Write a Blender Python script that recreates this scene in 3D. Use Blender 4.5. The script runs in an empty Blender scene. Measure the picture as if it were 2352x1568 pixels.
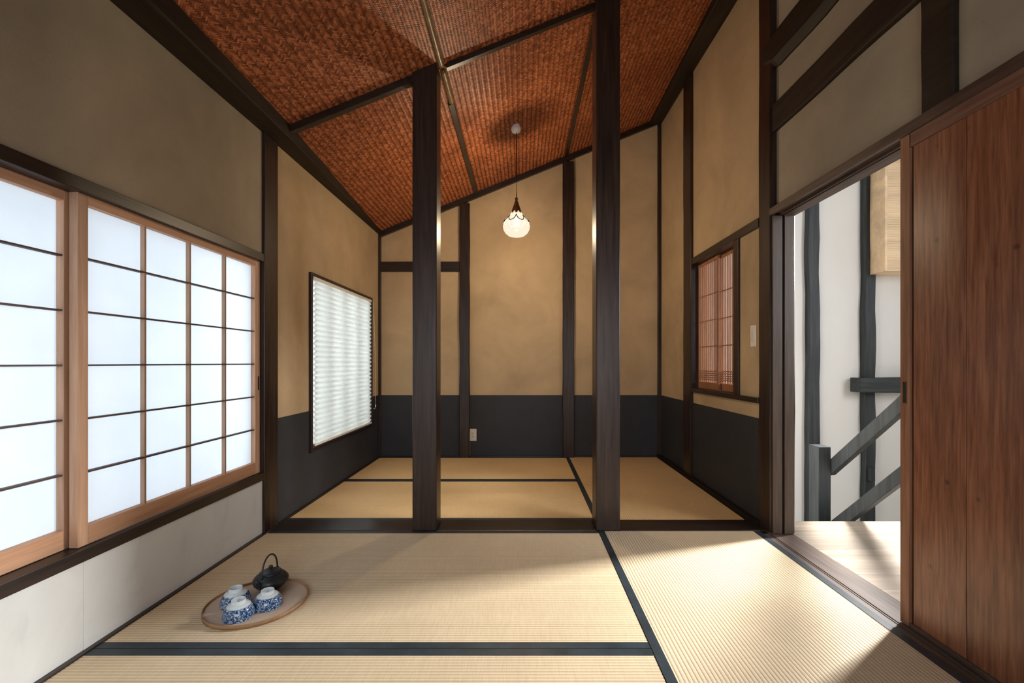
import bpy, bmesh, math, random
import numpy as np
from mathutils import Vector, Matrix, noise
random.seed(7)
PI = math.pi
SC = bpy.context.scene
COL = SC.collection

# ------------------------------------------------------------------ camera
cd = bpy.data.cameras.new('camera'); cam = bpy.data.objects.new('camera', cd); COL.objects.link(cam)
cam.location = (0, 0, 1.0); cam.rotation_euler = (PI/2, 0, 0)
cd.lens = 16.0; cd.sensor_width = 36.0; cd.sensor_fit = 'HORIZONTAL'
cd.shift_x = -0.0102; cd.shift_y = 0.0204; cd.clip_start = 0.02
SC.camera = cam

# ------------------------------------------------------------------ view
vs = SC.view_settings
SC.display_settings.display_device = 'sRGB'
vs.view_transform = 'Standard'; vs.look = 'None'; vs.gamma = 1; vs.use_curve_mapping = False
vs.exposure = 0.13
SC.cycles.use_denoising = True
SC.cycles.max_bounces = 14; SC.cycles.diffuse_bounces = 8; SC.cycles.glossy_bounces = 5
SC.cycles.sample_clamp_indirect = 6.0
SC.cycles.caustics_reflective = False; SC.cycles.caustics_refractive = False

# ------------------------------------------------------------------ world: soft overcast sky
w = bpy.data.worlds.new('world'); SC.world = w; w.use_nodes = True
bg = w.node_tree.nodes['Background']
bg.inputs[0].default_value = (0.80, 0.90, 1.0, 1); bg.inputs[1].default_value = 1.0

def area(name, loc, aim, sx, sy, power, color, spread=PI):
    l = bpy.data.lights.new(name, 'AREA'); l.shape = 'RECTANGLE'; l.size = sx; l.size_y = sy
    l.energy = power; l.color = color; l.spread = spread
    o = bpy.data.objects.new(name, l); COL.objects.link(o); o.location = loc
    o.rotation_euler = (Vector(aim)-Vector(loc)).to_track_quat('-Z', 'Y').to_euler()
    return o
# daylight outside the paper-screen window, outside the blind window, outside the hall windows; the last two are added fill
area('daylight_paper_window', (-3.3, 1.1, 1.3), (-1.6, 1.1, 1.0), 3.8, 2.6, 32, (0.80, 0.91, 1.0))
area('daylight_blind_window', (-2.6, 3.95, 1.2), (-1.6, 3.9, 1.0), 1.9, 1.9, 68, (0.90, 0.96, 1.0))
area('daylight_hall_window', (3.96, 3.45, 2.20), (1.15, 2.1, 0.0), 0.30, 0.45, 70, (1.0, 0.975, 0.94), 1.15)
area('added_fill_hall_side', (4.15, 0.9, 1.9), (2.4, 3.0, 1.0), 1.6, 1.6, 105, (0.95, 0.96, 1.0))  # fill added to brighten the white hall wall
area('added_fill_near_window', (0.0, -2.9, 1.35), (0.0, 1.0, 1.1), 2.6, 2.0, 100, (0.97, 0.97, 1.0))  # fill added behind the viewer to lift the whole room

# ------------------------------------------------------------------ material helpers
def srgb(r, g, b):
    f = lambda c: (c/255/12.92) if c/255 <= .04045 else ((c/255+.055)/1.055)**2.4
    return (f(r), f(g), f(b), 1)

class NT:
    def __init__(s, name):
        s.m = bpy.data.materials.new(name); s.m.use_nodes = True
        s.t = s.m.node_tree; s.n = s.t.nodes
        s.b = s.n['Principled BSDF']; s.out = s.n['Material Output']
    def add(s, typ, **kw):
        nd = s.n.new(typ)
        for k, v in kw.items():
            if k.startswith('i_'):
                key = k[2:]; key = int(key) if key.isdigit() else key.replace('_', ' ')
                nd.inputs[key].default_value = v
            else: setattr(nd, k, v)
        return nd
    def link(s, a, b): s.t.links.new(a, b)
    def coords(s, scale=(1, 1, 1), rnd=True):
        tc = s.add('ShaderNodeTexCoord'); mp = s.add('ShaderNodeMapping'); mp.inputs['Scale'].default_value = scale
        if rnd:
            oi = s.add('ShaderNodeObjectInfo'); mu = s.add('ShaderNodeMath', operation='MULTIPLY', i_1=37.0)
            s.link(oi.outputs['Random'], mu.inputs[0])
            ad = s.add('ShaderNodeVectorMath', operation='ADD')
            s.link(tc.outputs['Object'], ad.inputs[0]); s.link(mu.outputs[0], ad.inputs[1]); s.link(ad.outputs[0], mp.inputs[0])
        else: s.link(tc.outputs['Object'], mp.inputs[0])
        return mp.outputs[0]
    def noise(s, vec, scale, detail=4, rough=.55, dist=0):
        nd = s.add('ShaderNodeTexNoise', i_Scale=scale, i_Detail=detail, i_Roughness=rough, i_Distortion=dist)
        s.link(vec, nd.inputs['Vector']); return nd.outputs[0]
    def ramp(s, fac, stops):
        r = s.add('ShaderNodeValToRGB'); el = r.color_ramp.elements
        while len(el) < len(stops): el.new(.5)
        for e, (p, c) in zip(el, stops): e.position = p; e.color = c
        s.link(fac, r.inputs[0]); return r.outputs[0]
    def mix(s, a, b, fac, mode='MIX'):
        m = s.add('ShaderNodeMix', data_type='RGBA', blend_type=mode)
        for sock, v in ((m.inputs[0], fac), (m.inputs[6], a), (m.inputs[7], b)):
            if hasattr(v, 'is_output'): s.link(v, sock)
            else: sock.default_value = v
        return m.outputs[2]
    def bump(s, h, strength=.3, dist=.002):
        b = s.add('ShaderNodeBump', i_Strength=strength, i_Distance=dist)
        s.link(h, b.inputs['Height']); s.link(b.outputs[0], s.b.inputs['Normal'])
    def base(s, c): 
        if hasattr(c, 'is_output'): s.link(c, s.b.inputs['Base Color'])
        else: s.b.inputs['Base Color'].default_value = c
    def rough(s, r, spec=.5): s.b.inputs['Roughness'].default_value = r; s.b.inputs['Specular IOR Level'].default_value = spec

def wood(name, dark, light, axis='Z', rough=.4, fine=60, spec=.5, bump=.25, knots=False):
    t = NT(name); st = {'X': (.06, 1, 1), 'Y': (1, .06, 1), 'Z': (1, 1, .06)}[axis]
    v = t.coords(st); a = t.noise(v, fine, 5, .6, .3); b = t.noise(v, fine/7, 3, .5, .8)
    c = t.ramp(a, [(.3, dark), (.7, light)])
    c2 = t.ramp(b, [(.3, (.75, .75, .75, 1)), (.7, (1.15, 1.12, 1.1, 1))])
    c = t.mix(c, c2, 1.0, 'MULTIPLY')
    if knots:
        v2 = t.coords((1, 1, 1))
        vo = t.add('ShaderNodeTexVoronoi', i_Scale=7.0); t.link(v2, vo.inputs['Vector'])
        k = t.ramp(vo.outputs['Distance'], [(.03, (.25, .2, .2, 1)), (.09, (1, 1, 1, 1))])
        c = t.mix(c, k, .8, 'MULTIPLY')
    t.base(c); t.rough(rough, spec); t.bump(a, bump, .0015)
    return t.m

def plaster(name, col, var=.17):
    t = NT(name); v = t.coords((1, 1, 1), False)
    a = t.noise(v, 1.7, 5, .6, .4); b = t.noise(v, 240, 3, .6); s = t.noise(v, 120, 2, .5)
    lo = tuple(x*(1-var) for x in col[:3])+(1,); hi = tuple(min(1, x*(1+var)) for x in col[:3])+(1,)
    c = t.ramp(a, [(.3, lo), (.7, hi)])
    sp = t.ramp(s, [(.22, (.72, .69, .64, 1)), (.29, (1, 1, 1, 1))])
    c = t.mix(c, sp, 1.0, 'MULTIPLY')
    t.base(c); t.rough(.93, .2); t.bump(b, .4, .002)
    return t.m

M = {}
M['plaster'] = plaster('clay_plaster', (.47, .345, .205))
M['plaster_front'] = plaster('shaded_clay_plaster', (.36, .30, .215))  # same clay as the other walls; front bay dimness put into the colour
M['plaster_back'] = plaster('lamplit_clay_plaster', (.50, .36, .21))  # same clay again; lamp brightness of the back wall put into the colour
M['white_plaster'] = plaster('white_plaster', (.78, .77, .74), .02)
M['post'] = wood('dark_stained_wood_upright', (.014, .008, .006, 1), (.048, .027, .019, 1), 'Z', .36, 50, .36)
M['post_x'] = wood('dark_stained_wood_across', (.012, .007, .005, 1), (.034, .020, .015, 1), 'X', .35, 50, .5)
M['post_y'] = wood('dark_stained_wood_along', (.012, .007, .005, 1), (.034, .020, .015, 1), 'Y', .38, 50, .5)
M['jamb'] = wood('brown_jamb_wood', (.035, .022, .015, 1), (.085, .055, .038, 1), 'Z', .45, 50)
M['lintel'] = wood('brown_lintel_wood', (.045, .026, .018, 1), (.12, .075, .052, 1), 'Y', .5, 60)
M['sill'] = wood('worn_sill_wood', (.06, .040, .031, 1), (.125, .088, .070, 1), 'Y', .5, 60)
M['beam_old'] = wood('old_smoked_beam_wood', (.010, .007, .004, 1), (.035, .022, .013, 1), 'Y', .6, 30, .3, .5)
M['hewn'] = wood('grey_black_hewn_wood', (.015, .019, .021, 1), (.050, .060, .064, 1), 'Z', .55, 35, .4, .8)
M['hewn_x'] = wood('grey_black_hewn_wood_across', (.015, .019, .021, 1), (.048, .058, .062, 1), 'X', .55, 35, .4, .8)
M['cedar'] = wood('pale_cedar_upright', (.48, .28, .17, 1), (.68, .43, .29, 1), 'Z', .5, 45, .3, .1)
M['cedar_y'] = wood('pale_cedar_along', (.46, .25, .145, 1), (.64, .38, .24, 1), 'Y', .5, 45, .3, .1)
M['kumiko'] = wood('screen_bar_cedar', (.34, .22, .15, 1), (.46, .31, .22, 1), 'Z', .6, 45, .3, .1)
M['kumiko_cross_shaded'] = wood('screen_cross_bar_cedar_shaded', (.07, .045, .038, 1), (.13, .085, .07, 1), 'Y', .6, 45, .3, .1)  # same cedar as the uprights; backlit darkness put into the colour
M['lattice'] = wood('red_cedar_lattice', (.30, .125, .055, 1), (.46, .21, .10, 1), 'Z', .5, 60, .3, .1)
M['door'] = wood('aged_cedar_door', (.13, .045, .021, 1), (.32, .135, .072, 1), 'Z', .36, 90, .45, .15, True)
M['stile'] = wood('aged_cedar_door_frame', (.17, .075, .04, 1), (.30, .15, .085, 1), 'Z', .5, 60, .3, .2)
M['stile_y'] = wood('aged_cedar_door_rail', (.13, .06, .04, 1), (.24, .125, .085, 1), 'Y', .5, 60, .3, .2)
M['hall_floor'] = wood('pale_hall_floor_wood', (.30, .25, .20, 1), (.40, .34, .275, 1), 'X', .45, 30, .3, .1)
M['box_wood'] = wood('pale_box_wood', (.74, .54, .33, 1), (.84, .65, .43, 1), 'X', .5, 40, .3, .1)
M['tray_wood'] = wood('tray_rim_wood', (.30, .17, .08, 1), (.42, .25, .13, 1), 'X', .5, 40, .3, .1)

def simple(name, col, rough=.5, spec=.5, metal=0, noise_amt=.08, sc=40, bump=0):
    t = NT(name); v = t.coords((1, 1, 1)); a = t.noise(v, sc, 3)
    lo = tuple(x*(1-noise_amt) for x in col[:3])+(1,); hi = tuple(min(1, x*(1+noise_amt)) for x in col[:3])+(1,)
    t.base(t.ramp(a, [(.3, lo), (.7, hi)])); t.rough(rough, spec); t.b.inputs['Metallic'].default_value = metal
    if bump: t.bump(a, bump, .002)
    return t.m
M['dado'] = simple('charcoal_wall_paper', (.024, .026, .030), .62, .4, 0, .12, 9)
M['iron'] = simple('cast_iron', (.018, .023, .027), .38, .5, 0, .3, 160, .5)
M['tray'] = simple('tray_cloth_base', (.60, .47, .36), .8, .2, 0, .06, 200)
M['plastic'] = simple('cream_plastic', (.72, .66, .56), .4, .5, 0, .02)
M['plastic_white'] = simple('white_plastic', (.80, .76, .70), .45, .5, 0, .02)
M['cord'] = simple('dark_flex', (.02, .012, .01), .5, .5)
M['blindcord'] = simple('beige_cord', (.62, .50, .36), .7, .3)
M['bronze'] = simple('aged_brass', (.20, .12, .05), .4, .5, .8, .2)
M['black'] = simple('black_metal', (.01, .01, .01), .35, .5)
M['dark_gap'] = simple('shadow_gap_wood', (.012, .008, .006), .8, .2)
M['bamboo'] = simple('smoked_bamboo', (.20, .13, .055), .35, .5, 0, .25, 12)

# stained pale paper on the low wall under the window
t = NT('pale_grey_wall_paper'); v = t.coords((1, 1, 1), False)
a = t.noise(v, 3.0, 6, .65, .8); f = t.noise(v, 160, 3)
c = t.ramp(a, [(.25, (.52, .53, .525, 1)), (.42, (.64, .655, .65, 1)), (.7, (.69, .705, .70, 1))])
t.base(c); t.rough(.8, .2); t.bump(f, .12, .001); M['paper_wall'] = t.m

# tatami rush surface: across = fine rush lines, along = ribs (ribs are geometry)
def tatami(name, axis, tone):
    t = NT(name)
    v = t.coords((260, 14, 1) if axis == 'X' else (14, 260, 1)); fine = t.noise(v, 1.0, 3, .6)
    v2 = t.coords((1, 1, 1)); big = t.noise(v2, 2.2, 3)
    tc = t.add('ShaderNodeTexCoord'); sp = t.add('ShaderNodeSeparateXYZ'); t.link(tc.outputs['Object'], sp.inputs[0])
    mu = t.add('ShaderNodeMath', operation='MULTIPLY', i_1=2*PI/.0145)
    t.link(sp.outputs['Y' if axis == 'X' else 'X'], mu.inputs[0])
    co = t.add('ShaderNodeMath', operation='COSINE'); t.link(mu.outputs[0], co.inputs[0])
    ab = t.add('ShaderNodeMath', operation='ADD', i_1=1.0); t.link(co.outputs[0], ab.inputs[0])
    hf = t.add('ShaderNodeMath', operation='MULTIPLY', i_1=.5); t.link(ab.outputs[0], hf.inputs[0])
    rib = t.ramp(hf.outputs[0], [(.0, (1, 1, 1, 1)), (.72, (1, 1, 1, 1)), (1.0, (.72, .68, .60, 1))])
    lo = tuple(x*.91 for x in tone)+(1,); hi = tuple(min(1, x*1.05) for x in tone)+(1,)
    c = t.ramp(fine, [(.3, lo), (.7, hi)])
    c2 = t.ramp(big, [(.3, (.93, .92, .88, 1)), (.7, (1.04, 1.03, 1.0, 1))])
    c = t.mix(c, c2, 1.0, 'MULTIPLY'); c = t.mix(c, rib, 1.0, 'MULTIPLY')
    t.base(c); t.rough(.55, .35); t.bump(fine, .18, .001)
    return t.m
M['tatami_x'] = tatami('rush_mat_ribs_across', 'X', (.74, .605, .425))
M['tatami_y'] = tatami('rush_mat_ribs_along', 'Y', (.73, .60, .43))
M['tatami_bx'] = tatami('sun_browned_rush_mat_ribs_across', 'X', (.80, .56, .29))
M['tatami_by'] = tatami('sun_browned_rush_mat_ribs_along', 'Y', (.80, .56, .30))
t = NT('blue_black_mat_border'); v = t.coords((1, 1, 1)); a = t.noise(v, 11, 4, .6); f = t.noise(v, 500, 2)
t.base(t.ramp(a, [(.3, (.012, .019, .026, 1)), (.72, (.030, .048, .062, 1))])); t.rough(.42, .5); t.bump(f, .3, .001); M['heri'] = t.m

# woven bamboo: each float gets its own tone
t = NT('smoked_bamboo_weave'); g = t.add('ShaderNodeNewGeometry')
v = t.coords((1, 1, 1), False); fin = t.noise(v, 300, 3); bigg = t.noise(v, 1.3, 3)
c = t.ramp(g.outputs['Random Per Island'], [(0, (.18, .048, .014, 1)), (.5, (.34, .094, .030, 1)), (1, (.54, .185, .075, 1))])
c = t.mix(c, t.ramp(bigg, [(.3, (.85, .8, .78, 1)), (.7, (1.1, 1.12, 1.15, 1))]), 1.0, 'MULTIPLY')
t.base(c); t.rough(.45, .45); t.bump(fin, .1, .001); M['weave'] = t.m
M['weave_back'] = simple('weave_backing', (.10, .03, .012), .8, .2)

# papers: let daylight through
def translucent(name, col, tr=.75):
    t = NT(name); d = t.add('ShaderNodeBsdfDiffuse'); tl = t.add('ShaderNodeBsdfTranslucent'); mx = t.add('ShaderNodeMixShader', i_0=tr)
    v = t.coords((1, 1, 1)); a = t.noise(v, 5, 4, .6)
    c = t.ramp(a, [(.3, tuple(x*.96 for x in col[:3])+(1,)), (.7, col)])
    t.link(c, d.inputs[0]); t.link(c, tl.inputs[0]); t.link(d.outputs[0], mx.inputs[1]); t.link(tl.outputs[0], mx.inputs[2])
    t.link(mx.outputs[0], t.out.inputs[0]); return t.m
M['shoji'] = translucent('shoji_paper', (.90, .92, .94, 1))
M['blind'] = translucent('pleated_blind_fabric', (.86, .88, .86, 1), .62)
t = NT('window_glass'); gl = t.add('ShaderNodeBsdfGlass', i_Roughness=.25, i_IOR=1.45); gl.inputs[0].default_value = (.95, .97, 1, 1)
tr = t.add('ShaderNodeBsdfTransparent'); mx = t.add('ShaderNodeMixShader', i_0=.15); t.link(tr.outputs[0], mx.inputs[1])
gs = t.add('ShaderNodeBsdfGlossy', i_Roughness=.05); t.link(gs.outputs[0], mx.inputs[2]); t.link(mx.outputs[0], t.out.inputs[0]); M['glass'] = t.m

# lit opal lamp globe
t = NT('lit_opal_glass'); em = t.add('ShaderNodeEmission', i_Strength=1.02); em.inputs[0].default_value = (1.0, .88, .68, 1)
tr = t.add('ShaderNodeBsdfTransparent'); tr.inputs[0].default_value = (1, .95, .88, 1); mx = t.add('ShaderNodeMixShader', i_0=.22); t.link(em.outputs[0], mx.inputs[1]); t.link(tr.outputs[0], mx.inputs[2])
ad = t.add('ShaderNodeMixShader', i_0=.06); gs = t.add('ShaderNodeBsdfGlossy', i_Roughness=.1); t.link(mx.outputs[0], ad.inputs[1]); t.link(gs.outputs[0], ad.inputs[2]); t.link(ad.outputs[0], t.out.inputs[0]); M['opal'] = t.m

# blue and white porcelain
t = NT('blue_and_white_porcelain'); v = t.coords((1, 1, 1)); nz = t.noise(v, 105, 2, .5, 2.0)
tc = t.add('ShaderNodeTexCoord'); sp = t.add('ShaderNodeSeparateXYZ'); t.link(tc.outputs['Object'], sp.inputs[0])
pat = t.ramp(nz, [(.40, (.010, .040, .13, 1)), (.52, (.018, .070, .21, 1)), (.575, (.42, .55, .68, 1))])
pat.node.color_ramp.interpolation = 'LINEAR'
hz = t.ramp(sp.outputs['Z'], [(0, (0, 0, 0, 1)), (.0435, (0, 0, 0, 1)), (.0445, (1, 1, 1, 1)), (1, (1, 1, 1, 1))])
c = t.mix(pat, (.70, .78, .82, 1), hz); t.base(c); t.rough(.12, .6); M['porcelain'] = t.m
M['porcelain_white'] = simple('white_porcelain', (.70, .78, .82), .12, .6, 0, .04)

# ------------------------------------------------------------------ mesh helpers
WL = {}
def box(bm, x0, x1, y0, y1, z0, z1, mat=None):
    vs_ = [bm.verts.new(p) for p in ((x0,y0,z0),(x1,y0,z0),(x1,y1,z0),(x0,y1,z0),(x0,y0,z1),(x1,y0,z1),(x1,y1,z1),(x0,y1,z1))]
    if mat is not None:
        for v_ in vs_: v_.co = mat @ v_.co
    for f in ((0,3,2,1),(4,5,6,7),(0,1,5,4),(1,2,6,5),(2,3,7,6),(3,0,4,7)): bm.faces.new([vs_[i] for i in f])
    return vs_
def wl(o): return WL.get(o.name, Vector((0, 0, 0))) if o else Vector((0, 0, 0))
def put(o, parent, origin):
    o.parent = parent; o.location = Vector(origin) - wl(parent); WL[o.name] = Vector(origin)
def obj(name, bm, mat, parent=None, origin=None, bevel=0, smooth=False):
    if bevel: bmesh.ops.bevel(bm, geom=[e for e in bm.edges], offset=bevel, segments=2, affect='EDGES', profile=.5)
    bmesh.ops.recalc_face_normals(bm, faces=bm.faces)
    if origin is None:
        xs = [v_.co for v_ in bm.verts]
        lo = Vector([min(p[i] for p in xs) for i in range(3)]); hi = Vector([max(p[i] for p in xs) for i in range(3)])
        origin = Vector(((lo.x+hi.x)/2, (lo.y+hi.y)/2, lo.z))
    origin = Vector(origin)
    bmesh.ops.translate(bm, verts=bm.verts, vec=-origin)
    me = bpy.data.meshes.new(name); bm.to_mesh(me); bm.free()
    if smooth:
        for p in me.polygons: p.use_smooth = True
    me.materials.append(M[mat] if isinstance(mat, str) else mat)
    o = bpy.data.objects.new(name, me); COL.objects.link(o); put(o, parent, origin)
    return o
def B(name, x0, x1, y0, y1, z0, z1, mat, parent=None, bevel=.0):
    bm = bmesh.new(); box(bm, x0, x1, y0, y1, z0, z1); return obj(name, bm, mat, parent, None, bevel)
def empty(name, loc):
    o = bpy.data.objects.new(name, None); o.empty_display_size = .05; COL.objects.link(o); put(o, None, loc); return o
def tag(o, label=None, cat=None, group=None, kind=None):
    if label: o['label'] = label
    if cat: o['category'] = cat
    if group: o['group'] = group
    if kind: o['kind'] = kind
    return o
def struct(o, label=None): return tag(o, label, None, None, 'structure')
def copy_part(o, parent, off):
    c = o.copy(); COL.objects.link(c); c.parent = parent; c.location = o.location + Vector(off); return c
def lathe(bm, prof, n=40, c=(0, 0, 0), lobes=0, amp=0):
    rings = []
    for r, z in prof:
        if r < 1e-6: rings.append([bm.verts.new((c[0], c[1], c[2]+z))]); continue
        rings.append([bm.verts.new((c[0]+r*(1+amp*math.cos(lobes*2*PI*i/n))*math.cos(2*PI*i/n), c[1]+r*(1+amp*math.cos(lobes*2*PI*i/n))*math.sin(2*PI*i/n), c[2]+z)) for i in range(n)])
    for a_, b_ in zip(rings, rings[1:]):
        for i in range(n):
            j = (i+1) % n
            if len(a_) == 1 and len(b_) == 1: continue
            if len(a_) == 1: bm.faces.new((a_[0], b_[i], b_[j]))
            elif len(b_) == 1: bm.faces.new((a_[i], a_[j], b_[0]))
            else: bm.faces.new((a_[i], a_[j], b_[j], b_[i]))
def tube(bm, pts, r, n=8, cap=True):
    pts = [Vector(p) for p in pts]; rings = []
    rr = r if hasattr(r, '__len__') else [r]*len(pts)
    up = Vector((0, 0, 1))
    for i, p in enumerate(pts):
        d = (pts[min(i+1, len(pts)-1)]-pts[max(i-1, 0)]).normalized()
        s = d.cross(up)
        if s.length < 1e-3: s = Vector((1, 0, 0))
        s.normalize(); u = s.cross(d).normalized()
        rings.append([bm.verts.new(p+rr[i]*(math.cos(2*PI*k/n)*s+math.sin(2*PI*k/n)*u)) for k in range(n)])
    for a_, b_ in zip(rings, rings[1:]):
        for k in range(n): bm.faces.new((a_[k], a_[(k+1) % n], b_[(k+1) % n], b_[k]))
    if cap: bm.faces.new(rings[0]); bm.faces.new(rings[-1])
def hewn(bm, x0, x1, y0, y1, z0, z1, axis='Z', amp=.004, seg=24, seed=0):
    """a squared timber with hand-hewn wavering arrises and eased corners"""
    L = {'X': (x0, x1), 'Y': (y0, y1), 'Z': (z0, z1)}[axis]
    c_ = .006; rings = []
    for i in range(seg+1):
        q = L[0]+(L[1]-L[0])*i/seg; ring = []
        if axis == 'Z': a0, a1, b0, b1 = x0, x1, y0, y1
        elif axis == 'X': a0, a1, b0, b1 = y0, y1, z0, z1
        else: a0, a1, b0, b1 = x0, x1, z0, z1
        n4 = [amp*noise.noise(Vector((q*2.3, k*7.1, seed*3.3)))+amp*.4*noise.noise(Vector((q*9, k*5.1, seed))) for k in range(4)]
        a0 += n4[0]*2; a1 += n4[1]*2; b0 += n4[2]*2; b1 += n4[3]*2
        for (a_, b_) in ((a0+c_, b0), (a1-c_, b0), (a1, b0+c_), (a1, b1-c_), (a1-c_, b1), (a0+c_, b1), (a0, b1-c_), (a0, b0+c_)):
            p = {'Z': (a_, b_, q), 'X': (q, a_, b_), 'Y': (a_, q, b_)}[axis]; ring.append(bm.verts.new(p))
        rings.append(ring)
    for r0, r1 in zip(rings, rings[1:]):
        for k in range(8): bm.faces.new((r0[k], r0[(k+1) % 8], r1[(k+1) % 8], r1[k]))
    bm.faces.new(rings[0]); bm.faces.new(rings[-1])

def zc(x): return 2.989 + .407*x          # underside of the sloping ceiling
YN, YF, XL, XR, XRF = -1.25, 4.82, -1.52, 1.462, 1.49   # near wall, back wall, left wall, right wall (back bay), right wall (front bay)
def wallbox(bm, x0, x1, y0, y1, z0, top=True, z1=None):
    """box whose top follows the ceiling slope"""
    vs_ = box(bm, x0, x1, y0, y1, z0, 1)
    for v_ in vs_[4:]: v_.co.z = (zc(v_.co.x)+.02) if z1 is None else z1

# ------------------------------------------------------------------ floor
fl = struct(B('floor', -1.75, 1.58, YN-.1, YF+.1, -.12, -.05, 'dark_gap'))
# ------------------------------------------------------------------ walls
bm = bmesh.new()
box(bm, -1.66, XL, YN, 2.655, -.05, .314); box(bm, -1.66, XL, YN, .35, .314, 1.62)
wallbox(bm, -1.66, XL, YN, 2.655, 1.62)
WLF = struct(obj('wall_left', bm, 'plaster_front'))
bm = bmesh.new()
wy0, wy1, wz0, wz1 = 3.262, 4.555, .385, 1.628
wallbox(bm, -1.66, XL, 2.80, wy0, -.05); wallbox(bm, -1.66, XL, wy1, YF, -.05)
box(bm, -1.66, XL, wy0, wy1, -.05, wz0); wallbox(bm, -1.66, XL, wy0, wy1, wz1)
WLB = struct(obj('wall_left', bm, 'plaster'))
bm = bmesh.new(); wallbox(bm, -1.66, 1.60, YF, YF+.12, -.05)
WB = struct(obj('wall_back', bm, 'plaster_back'))
bm = bmesh.new(); wallbox(bm, -1.66, -1.05, YN-.1, YN, -.05); wallbox(bm, 1.05, 1.60, YN-.1, YN, -.05)
box(bm, -1.05, 1.05, YN-.1, YN, -.05, .35); wallbox(bm, -1.05, 1.05, YN-.1, YN, 1.86)
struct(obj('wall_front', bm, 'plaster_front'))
W6 = struct(empty('window_6', (0, YN, .35)), 'added fill-light window in the near wall, unseen behind the viewer')  # opening added only to let the near fill light in
for z_ in (.35, 1.82): B('frame_rail', -1.05, 1.05, YN-.11, YN+.01, z_, z_+.04, 'post_x', W6)
for x_ in (-1.05, -.36, .32, 1.01): B('frame_stile', x_, x_+.04, YN-.11, YN+.01, .39, 1.82, 'post', W6)
# right wall, back bay, with the lattice window opening
ly0, ly1, lz0, lz1 = 3.13, 3.895, .78, 1.835
bm = bmesh.new()
wallbox(bm, XR, 1.58, ly1, YF, -.05); wallbox(bm, XR, 1.58, 2.70, ly0, -.05)
box(bm, XR, 1.58, ly0, ly1, -.05, lz0); wallbox(bm, XR, 1.58, ly0, ly1, lz1)
WRB = struct(obj('wall_right', bm, 'plaster'))
# right wall, front bay above the lintel
bm = bmesh.new(); wallbox(bm, XRF, 1.58, YN, 2.70, 1.88); box(bm, XRF, 1.58, YN, -.3, -.05, 1.88)
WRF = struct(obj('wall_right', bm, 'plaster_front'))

# charcoal paper dado panels on the walls of the back bay
def dado(x0, x1, y0, y1, par, z1=.654): return B('dado_panel', x0, x1, y0, y1, 0, z1, 'dado', par)
dado(XL, XL+.003, 2.80, wy0-.03, WLB); dado(XL, XL+.003, wy1+.01, YF, WLB); dado(XL, XL+.003, wy0-.03, wy1+.01, WLB, .355)
for a_, b_ in ((-1.50, -.66), (-.553, .424), (.544, 1.431)): dado(a_, b_, YF-.003, YF, WB)
for a_, b_ in ((2.80, 3.895), (4.07, YF)): dado(XR-.003, XR, a_, b_, WRB)
# pale paper sheets on the low wall under the paper window, lapped at the seams
for k, (a_, b_) in enumerate(((2.231, 2.66), (1.573, 2.236), (.915, 1.578), (.25, .92), (-.4, .255), (YN, -.395))):
    B('wall_paper_sheet', XL, XL+.002+.0012*(k % 2), a_, b_, 0, .314, 'paper_wall', WLF)

# baseboards (thin dark strips where mats meet walls)
struct(B('baseboard_left', XL, XL+.022, YN, 2.66, -.05, .006, 'post_y'))
struct(B('baseboard_left', XL, XL+.018, 2.80, YF, -.05, .008, 'post_y'))
struct(B('baseboard_back', XL, XR, YF-.018, YF, -.05, .012, 'post_x'))
struct(B('baseboard_right', XR-.042, XR, 2.80, YF, -.05, .030, 'dark_gap', None, .003))

# ------------------------------------------------------------------ ceiling with woven bamboo panels
CE = struct(empty('ceiling', (0, 1.8, 2.989)))
bm = bmesh.new(); vs_ = box(bm, -1.70, 1.62, YN-.1, YF+.12, 0, 1)
for i, v_ in enumerate(vs_): v_.co.z = zc(v_.co.x)+(.01 if i < 4 else .09)
obj('ceiling_board', bm, 'weave_back', CE)
SL = math.atan(.407); cs, sn = math.cos(SL), math.sin(SL)
def weave_panel(x0, x1, y0, y1):
    W, m = .0092, 3; n_t = Vector((sn, 0, -cs))
    u0, u1 = x0/cs, x1/cs
    cu, cv = (u0+u1)/2, (y0+y1)/2; R = math.hypot(u1-u0, y1-y0)/2/W+8
    R = int(R); r2 = math.sqrt(.5); cand = []
    for k in range(-R, R):
        base = k % 6
        for n_ in range(-R//6-1, R//6+2):
            a_ = k+6*n_
            if abs(a_) < R: cand.append((a_+1.5, k+.5, 0))
            b_ = k-5+6*n_
            if abs(b_) < R: cand.append((k+.5, b_+1.5, 1))
    # snap the weave to one shared lattice so that panels match
    verts, faces = [], []
    t0 = np.array([[-1.5, -.5], [-.6, -.5], [.6, -.5], [1.5, -.5], [-1.5, .5], [-.6, .5], [.6, .5], [1.5, .5]])*np.array([.985, .93])
    h = [.0, .0019, .0019, .0]*2
    for (px, py, ori) in cand:
        # rotate by 45 degrees so the zigzag rows run towards the back wall
        ax, ay = (px-py)*r2*W, (px+py)*r2*W
        u, v_ = cu+ax, cv+ay
        if u < u0+.012 or u > u1-.012 or v_ < y0+.012 or v_ > y1-.012: continue
        hh = .0005*random.random(); tw = random.uniform(-.03, .03)
        b0 = len(verts)
        for (q, s_), z_ in zip(t0, h):
            lx, ly = (q, s_) if ori == 0 else (-s_, q)
            lx, ly = lx-tw*ly, ly+tw*lx
            uu = min(max(u+(lx-ly)*r2*W, u0), u1); vv = min(max(v_+(lx+ly)*r2*W, y0), y1)
            x_ = uu*cs; z0_ = zc(x_); dz = z_+hh-.001
            verts.append((x_+n_t.x*dz, vv, z0_+n_t.z*dz))
        for a_, b_, c_, d_ in ((0, 1, 5, 4), (1, 2, 6, 5), (2, 3, 7, 6)): faces.append((b0+a_, b0+d_, b0+c_, b0+b_))
    return verts, faces
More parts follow.
